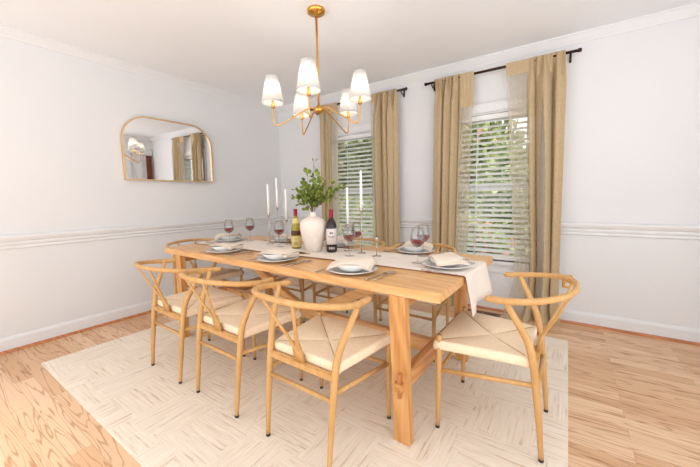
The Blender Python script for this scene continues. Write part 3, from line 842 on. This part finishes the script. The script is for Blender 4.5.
# wine glasses
def glass_proto():
    r_ = empty('wine_glass')
    bm = bmesh.new(); lathe(bm, [(0, .0005), (.034, .0005), (.035, .002), (.02, .004), (.006, .008), (.0036, .02), (.0032, .085), (.0045, .094), (0, .095)], 28); link('stem', bm, 'glass', r_)
    bm = bmesh.new(); lathe(bm, [(.004, .092), (.018, .097), (.034, .112), (.042, .132), (.041, .155), (.035, .185), (.029, .212), (.0283, .212), (.0343, .185), (.0403, .155), (.0412, .132), (.0332, .1135), (.0175, .099), (0, .0955)], 28); link('bowl', bm, 'glass', r_)
    bm = bmesh.new(); lathe(bm, [(0, .097), (.017, .1002), (.0325, .114), (.0404, .131), (.0402, .139), (0, .139)], 28); link('wine', bm, 'wine', r_)
    return r_
GL = [(1.070, -1.660, RT, 'leftmost wine glass, at the left end of the table'),
      (1.072, -1.438, RT, 'second wine glass from the left, standing farther back by the left candles'),
      (1.593, -1.56, RT, 'wine glass between the left candles and the green bottle'),
      (2.332, -1.63, RT, 'wine glass in front, right of the red wine bottle'),
      (2.254, -1.42, RT, 'wine glass just behind the one right of the red bottle'),
      (2.805, -1.62, RT, 'front wine glass of the pair near the right end of the runner'),
      (2.757, -1.405, RT, 'rear wine glass of the pair near the right end of the runner')]
gp = glass_proto()
for i, (x, y, z, lab) in enumerate(GL):
    o = gp if i == 0 else copy_tree(gp)
    o.location = (x, y, z); tag(o, lab, 'wine glass', 'red wine glasses')

# candles
CD = [(1.41, -1.50, 1.006, 1.276, 'left of the three white candles left of the vase', 'under the left of the three candles beside the vase'),
      (1.433, -1.42, 1.067, 1.331, 'tallest, middle one of the three white candles left of the vase', 'tallest one left of the vase'),
      (1.579, -1.46, .965, 1.23, 'right and shortest of the three white candles left of the vase', 'shortest one, just left of the green bottle'),
      (2.202, -1.46, .937, 1.225, 'short white candle right of the red bottle, left of its trio', 'right of the red bottle, left of its trio'),
      (2.345, -1.50, 1.056, 1.334, 'tallest white candle right of the red bottle, in front of the window', 'tallest one, right of the red bottle'),
      (2.499, -1.56, .983, 1.239, 'rightmost white candle, in front of the window', 'short and empty, rightmost on the runner')]
for x, y, zb, zt, l1, l2 in CD:
    if x > 2.45: zb = .872
    st = empty('candlestick', (x, y, RT)); tag(st, 'slim silver candlestick with round base, '+l2, 'candlestick', 'slim candlesticks')
    h = zb-RT
    bm = bmesh.new(); lathe(bm, [(0, 0), (.030, 0), (.031, .003), (.010, .006), (.0035, .010), (0, .011)], 24); link('base', bm, 'silver', st)
    bm = bmesh.new(); tube(bm, [(0, 0, .008), (0, 0, h-.012)], .0032, 10, 0); link('stem', bm, 'silver', st)
    bm = bmesh.new(); lathe(bm, [(0, h-.020), (.005, h-.018), (.013, h-.002), (.013, h+.012), (.0115, h+.012), (.0115, h-.0005), (0, h-.0006)], 18); link('cup', bm, 'silver', st)
    if x > 2.45: continue
    cd = empty('candle', (x, y, zb)); tag(cd, l1, 'candle', 'tall white taper candles'); hh = zt-zb-.008
    bm = bmesh.new(); lathe(bm, [(0, 0), (.0105, 0), (.0098, hh*.5), (.0072, hh-.006), (.004, hh), (0, hh)], 18); w_ = link('taper', bm, 'wax', cd)
    bm = bmesh.new(); tube(bm, [(0, 0, hh-.001), (.001, 0, hh+.010)], .0010, 5, 0); link('wick', bm, 'ink', cd)

# bottles
def band(bm, r, z0_, z1_, a0, a1, n=24):
    A = [[bm.verts.new((rr*math.cos(a0+(a1-a0)*k/n), rr*math.sin(a0+(a1-a0)*k/n), z)) for k in range(n+1)] for rr, z in ((r, z0_), (r, z1_))]
    B = [[bm.verts.new(((r+.0006)*math.cos(a0+(a1-a0)*k/n), (r+.0006)*math.sin(a0+(a1-a0)*k/n), z)) for k in range(n+1)] for z in (z0_, z1_)]
    for k in range(n):
        bm.faces.new((B[0][k], B[0][k+1], B[1][k+1], B[1][k])); bm.faces.new((A[0][k], A[1][k], A[1][k+1], A[0][k+1]))
        bm.faces.new((A[0][k], A[0][k+1], B[0][k+1], B[0][k])); bm.faces.new((A[1][k], B[1][k], B[1][k+1], A[1][k+1]))
vd = math.atan2(-3.348+1.56, 3.51-2.13)     # towards the camera side of the label
b = empty('wine_bottle', (2.128, -1.56, RT)); tag(b, 'dark red wine bottle with white label and red neck foil, right of the vase', 'bottle')
bm = bmesh.new(); lathe(bm, [(0, .004), (.030, 0), (.0365, .004), (.038, .012), (.038, .190), (.036, .205), (.028, .222), (.018, .236), (.0145, .250), (.0138, .262), (0, .262)], 32); link('body', bm, 'bottle_dark', b)
bm = bmesh.new(); lathe(bm, [(.0150, .246), (.0148, .290), (.0156, .292), (.0156, .302), (.014, .306), (0, .3065)], 24); link('foil_cap', bm, 'cap_red', b)
bm = bmesh.new(); band(bm, .0386, .058, .170, vd-1.25, vd+1.25); lb = link('paper_label', bm, 'label', b)
bm = bmesh.new()
band(bm, .0393, .106, .1085, vd-.62, vd+.62, 12); 
for q in (-.20, .12): band(bm, .0393, .132, .146, vd+q-.11, vd+q+.11, 6)
for k, q in enumerate((-.62, -.48, -.34, -.20, -.04, .10, .24, .38, .52)): band(bm, .0393, .113, .1185 if k % 3 else .1205, vd+q, vd+q+.075, 3)
link('print', bm, 'ink', lb)
bm = bmesh.new(); band(bm, .0386, .012, .048, vd-1.25, vd+1.25); lb = link('lower_label', bm, 'ink', b)
bm = bmesh.new(); band(bm, .0393, .020, .040, vd-.5, vd-.25, 6); band(bm, .0393, .020, .040, vd-.1, vd+.12, 6); band(bm, .0393, .020, .040, vd+.3, vd+.5, 6); link('print', bm, 'silver', lb)
b = empty('wine_bottle', (1.781, -1.56, RT)); tag(b, 'yellow-green white wine bottle with red neck foil, left of the vase', 'bottle')
bm = bmesh.new(); lathe(bm, [(0, .004), (.030, 0), (.036, .004), (.0375, .012), (.0375, .140), (.036, .165), (.030, .195), (.022, .222), (.016, .245), (.0138, .262), (0, .262)], 32); link('body', bm, 'bottle_green', b)
bm = bmesh.new(); lathe(bm, [(.0150, .246), (.0148, .290), (.0156, .292), (.0156, .302), (.014, .306), (0, .3065)], 24); link('foil_cap', bm, 'cap_red', b)
bm = bmesh.new(); lathe(bm, [(.0302, .196), (.0262, .212), (.0190, .234), (.0184, .234), (.0255, .212), (.0295, .196), (.0302, .196)], 32); link('neck_label', bm, 'label_y', b)
bm = bmesh.new(); band(bm, .0381, .014, .098, vd-1.3, vd+1.3); lb = link('paper_label', bm, 'label_y', b)
bm = bmesh.new(); band(bm, .0381, .106, .140, vd-1.3, vd+1.3); link('upper_label', bm, 'walnut', b)
bm = bmesh.new()
for k in range(10):
    a0 = vd+.18*math.cos(2*PI*k/10); z_ = .078+.007*math.sin(2*PI*k/10); band(bm, .0388, z_-.0014, z_+.0014, a0-.03, a0+.03, 2)
for zz_ in (.052, .043, .034): band(bm, .0388, zz_, zz_+.0025, vd-.5+zz_*3, vd+.5-zz_*3, 8)
link('print', bm, 'ink', lb)

# vase and branches
vx, vy = 1.992, -1.600
bm = bmesh.new(); lathe(bm, [(0, .003), (.050, 0), (.056, .004), (.066, .05), (.083, .11), (.094, .160), (.096, .190), (.090, .215), (.074, .235), (.050, .248), (.030, .256), (.022, .264), (.020, .278), (.0225, .288), (.0185, .288), (.017, .270), (.024, .250), (.06, .230), (.08, .19), (0, .02)], 40)
o = link('vase', bm, 'vase', loc=(vx, vy, RT)); tag(o, 'matte off-white round-shouldered vase in the middle of the table', 'vase')
CAMR = Vector((.825, .565, 0)); FW = Vector((-.565, .825, 0))
def branch(tips, label, seed, dens=1.0):
    rnd = random.Random(seed)
    r_ = empty('leafy_branch', (vx, vy, RT+.10)); tag(r_, label, 'branch', 'green branches in the vase')
    bs = bmesh.new(); bl = bmesh.new()
    base = Vector((rnd.uniform(-.008, .008), rnd.uniform(-.008, .008), 0))
    def leaf(p, d, s):
        side = d.cross(Vector((rnd.uniform(-1, 1), rnd.uniform(-1, 1), rnd.uniform(-1, 1)))).normalized(); nrm = d.cross(side).normalized()
        pts = [(0, 0), (.22, .34), (.52, .46), (.82, .32), (1, 0), (.82, -.32), (.52, -.46), (.22, -.34)]
        vs = [bl.verts.new(p+d*(u*s)+side*(v*s)+nrm*(s*.10*abs(v)*2)) for u, v in pts]; m0 = bl.verts.new(p+d*(.4*s)); m1 = bl.verts.new(p+d*(.7*s))
        bl.faces.new((vs[0], vs[1], m0)); bl.faces.new((vs[1], vs[2], m1, m0)); bl.faces.new((vs[2], vs[3], m1)); bl.faces.new((vs[3], vs[4], m1))
        bl.faces.new((vs[4], vs[5], m1)); bl.faces.new((vs[5], vs[6], m1)); bl.faces.new((vs[6], vs[7], m0, m1)); bl.faces.new((vs[7], vs[0], m0))
    neck = Vector((rnd.uniform(-.007, .007), rnd.uniform(-.007, .007), .185))
    for (r, f, z) in tips:
        tip = CAMR*r+FW*f+Vector((0, 0, z-RT-.10))
        mid = neck.lerp(tip, .5)+Vector((rnd.uniform(-.012, .012), rnd.uniform(-.012, .012), .018))
        P_ = catmull([base, neck, mid, tip], 7); n = len(P_)
        tube(bs, P_, [.0022-.0013*k/n for k in range(n)], 6, 0)
        for k in range(9, n):
            q = (k-9)/(n-9)
            for c in range(2 if q > .25 else 1):
                if rnd.random() > .66*dens: continue
                dd = ((P_[k]-P_[k-1]).normalized()*.5+Vector((rnd.uniform(-1, 1), rnd.uniform(-1, 1), rnd.uniform(-.6, .9)))).normalized()
                e = P_[k]+dd*rnd.uniform(.006, .026); tube(bs, [P_[k], e], [.0009, .0006], 4, 0)
                leaf(e, dd, rnd.uniform(.026, .042))
    link('stem', bs, 'stem', r_); link('foliage', bl, 'leaf', r_, False)
branch([(.015, .0, 1.385), (-.03, .03, 1.31), (.04, -.04, 1.28)], 'tallest green branch, rising straight up from the vase', 1)
branch([(-.07, .02, 1.27), (-.10, -.03, 1.20)], 'green branch arching up to the left of the vase', 2)
branch([(-.150, -.01, 1.165), (-.10, .02, 1.11)], 'lowest green branch reaching out left of the vase', 3, .6)
branch([(.09, .02, 1.26), (.13, -.03, 1.22)], 'green branch arching up to the right of the vase', 4)
branch([(.205, .0, 1.20), (.12, .03, 1.15)], 'green branch reaching farthest right towards the window', 5, .7)
branch([(.03, -.09, 1.17), (-.03, -.07, 1.13), (.07, -.05, 1.12), (-.05, -.05, 1.20)], 'short dense green branch leaning forward over the vase neck', 6)
branch([(.01, .08, 1.22), (.06, .05, 1.18), (-.06, .06, 1.24)], 'green branch leaning back towards the windows', 7)

# corkscrew
r_ = empty('corkscrew', (2.005, -1.735, RT), rad(15)); tag(r_, 'small wood-handled corkscrew lying at the foot of the vase', 'corkscrew')
bm = bmesh.new(); tube(bm, [(-.055, 0, .008), (-.02, .002, .009), (.02, 0, .008)], [.007, .008, .006], 10, 5, flat=.8); link('handle', bm, 'walnut', r_)
bm = bmesh.new(); box(bm, (.016, -.005, .003), (.06, .005, .009), .002); tube(bm, [(-.03, -.012, .004), (.0, -.013, .004), (.02, -.010, .004)], .0018, 6, 4); link('lever', bm, 'brass', r_)

# ---------------------------------------------------------------- outside
bm = bmesh.new(); box(bm, (-14, .2, -.75), (20, 24, -.65)); structure('ground', bm, 'lawn')
def foliage(name, loc, rx, ry, rz, n, s, mat, label, seed, trunk=False, bloom=0, cat='shrub', group='shrubs outside the windows'):
    rnd = random.Random(seed); r_ = empty(name, loc); tag(r_, label, cat, group)
    bm = bmesh.new(); bb = bmesh.new()
    for k in range(n):
        th = rnd.uniform(0, 2*PI); ph = math.acos(rnd.uniform(-1, 1)); q = rnd.uniform(.55, 1)*(1+.25*math.sin(3*th+seed)*math.sin(2*ph))
        p = Vector((rx*q*math.sin(ph)*math.cos(th), ry*q*math.sin(ph)*math.sin(th), rz+rz*q*math.cos(ph)*.95))+Vector((0, 0, .15 if not trunk else 1.4))
        d = Vector((rnd.uniform(-1, 1), rnd.uniform(-1, 1), rnd.uniform(-1, 1))).normalized(); e = d.orthogonal().normalized(); a = s*rnd.uniform(.6, 1.3)
        t = bb if rnd.random() < bloom else bm
        vs = [t.verts.new(p+d*a), t.verts.new(p+e*a*.45), t.verts.new(p-d*a), t.verts.new(p-e*a*.45)]; t.faces.new(vs)
    link('foliage', bm, mat, r_, False)
    if bloom: link('blossom', bb, 'bloom', r_, False)
    else: bb.free()
    bm = bmesh.new()
    if trunk: tube(bm, [(0, 0, 0), (.05, 0, 1), (0, .05, 2.2), (.1, 0, 3.2)], [.14, .11, .08, .04], 10, 4)
    else:
        for k in range(5): tube(bm, [(0, 0, 0), (math.cos(k*1.3)*rx*.3, math.sin(k*1.3)*ry*.3, rz*.7), (math.cos(k*1.3)*rx*.5, math.sin(k*1.3)*ry*.5, rz*1.3)], [.03, .02, .01], 6, 3)
    link('trunk' if trunk else 'stem', bm, 'bark', r_)
G = -.65
foliage('shrub', (.4, 2.6, G), .75, .6, .62, 3600, .07, 'bush', 'leafy shrub seen low through the blind behind the vase', 1)
foliage('shrub', (-1.0, 3.4, G), .95, .7, .85, 4000, .08, 'bush', 'leafy shrub outside, leftmost through the blind behind the vase', 2)
foliage('flowering_shrub', (2.1, 2.3, G), .75, .6, .66, 3600, .07, 'bush', 'pink-flecked shrub seen low through the blind of the right window', 3, bloom=.14)
foliage('shrub', (.8, 4.3, G), 1.2, .8, 1.05, 4600, .10, 'bush', 'tall shrub outside between the two windows', 4)
foliage('shrub', (2.7, 6.2, G), 1.5, .7, 1.5, 6500, .11, 'bush', 'large rounded shrub farther out behind the right window', 21)
foliage('tree', (-4.3, 8.2, G), 2.2, 1.6, 1.9, 7000, .17, 'bush2', 'tree outside, leftmost through the blinds', 5, True, cat='tree', group='trees outside the windows')
foliage('tree', (.2, 8.6, G), 2.0, 1.6, 1.7, 7000, .17, 'bush', 'tree outside seen through the blind of the right window', 6, True, cat='tree', group='trees outside the windows', bloom=.03)
foliage('tree', (4.4, 10.4, G), 1.9, 1.5, 1.7, 6000, .17, 'bush2', 'tree outside, rightmost behind the sheer curtain', 8, True, cat='tree', group='trees outside the windows')

# ---------------------------------------------------------------- light
wd = bpy.data.worlds.new('sky_and_fill'); bpy.context.scene.world = wd; wd.use_nodes = True
nt = wd.node_tree; bg = nt.nodes['Background']
tc = nt.nodes.new('ShaderNodeTexCoord'); sp = nt.nodes.new('ShaderNodeSeparateXYZ'); nt.links.new(tc.outputs['Generated'], sp.inputs[0])
r = ramp(nt, [(.0, (.90, .95, 1, 1)), (.5, (.96, .98, 1, 1)), (1, (.95, .98, 1, 1))])
nt.links.new(math_node(nt, 'ADD', math_node(nt, 'MULTIPLY', sp.outputs[2], .5), .5), r.inputs[0]); nt.links.new(r.outputs[0], bg.inputs[0])
nt.links.new(math_node(nt, 'SUBTRACT', 1.66, math_node(nt, 'MULTIPLY', sp.outputs[2], 1.30)), bg.inputs[1])  # world glows stronger below the horizon, fill added to brighten the ceiling
def area(name, loc, rot, size, sy, power, col=(1, 1, 1)):
    l = bpy.data.lights.new(name, 'AREA'); l.shape = 'RECTANGLE'; l.size = size; l.size_y = sy; l.energy = power; l.color = col
    o = bpy.data.objects.new(name, l); C.objects.link(o); o.location = loc; o.rotation_euler = rot; return o
for k in range(5):
    a = .188+k*2*PI/5
    l = bpy.data.lights.new('chandelier_bulb_light', 'POINT'); l.energy = .5; l.color = (1, .93, .84); l.shadow_soft_size = .02
    o = bpy.data.objects.new('chandelier_bulb_light', l); C.objects.link(o); o.location = (cx+.319*math.cos(a), cy+.319*math.sin(a), 1.905)
s_ = bpy.data.lights.new('sun', 'SUN'); s_.energy = 5; s_.angle = rad(20); s_.color = (1, .97, .92)
o = bpy.data.objects.new('sun', s_); C.objects.link(o); o.rotation_euler = (rad(38), 0, rad(-20))

# ---------------------------------------------------------------- camera
yaw, pitch, roll, f = -.600427273, -.112699994, -.0163405284, 317.037784
fw = Vector((math.sin(yaw)*math.cos(pitch), math.cos(yaw)*math.cos(pitch), math.sin(pitch)))
rt = Vector((math.cos(yaw), -math.sin(yaw), 0)); up = rt.cross(fw)
r2 = rt*math.cos(roll)+up*math.sin(roll); u2 = up*math.cos(roll)-rt*math.sin(roll)
cam = bpy.data.cameras.new('camera'); co_ = bpy.data.objects.new('camera', cam); C.objects.link(co_)
cam.sensor_width = 36; cam.lens = f/700*36; cam.clip_start = .05
co_.matrix_world = Matrix(((r2.x, u2.x, -fw.x, 3.51370595), (r2.y, u2.y, -fw.y, -3.34810673), (r2.z, u2.z, -fw.z, 1.14226844), (0, 0, 0, 1)))
sc = bpy.context.scene; sc.camera = co_
sc.view_settings.view_transform = 'Standard'; sc.view_settings.look = 'None'; sc.view_settings.gamma = 1; sc.view_settings.use_curve_mapping = False
sc.view_settings.exposure = 0.5

for o in bpy.data.objects:
    if not o.parent and 'label' in o.keys() and not 4 <= len(o['label'].split()) <= 16: print('LABEL LEN', o.name, o['label'])
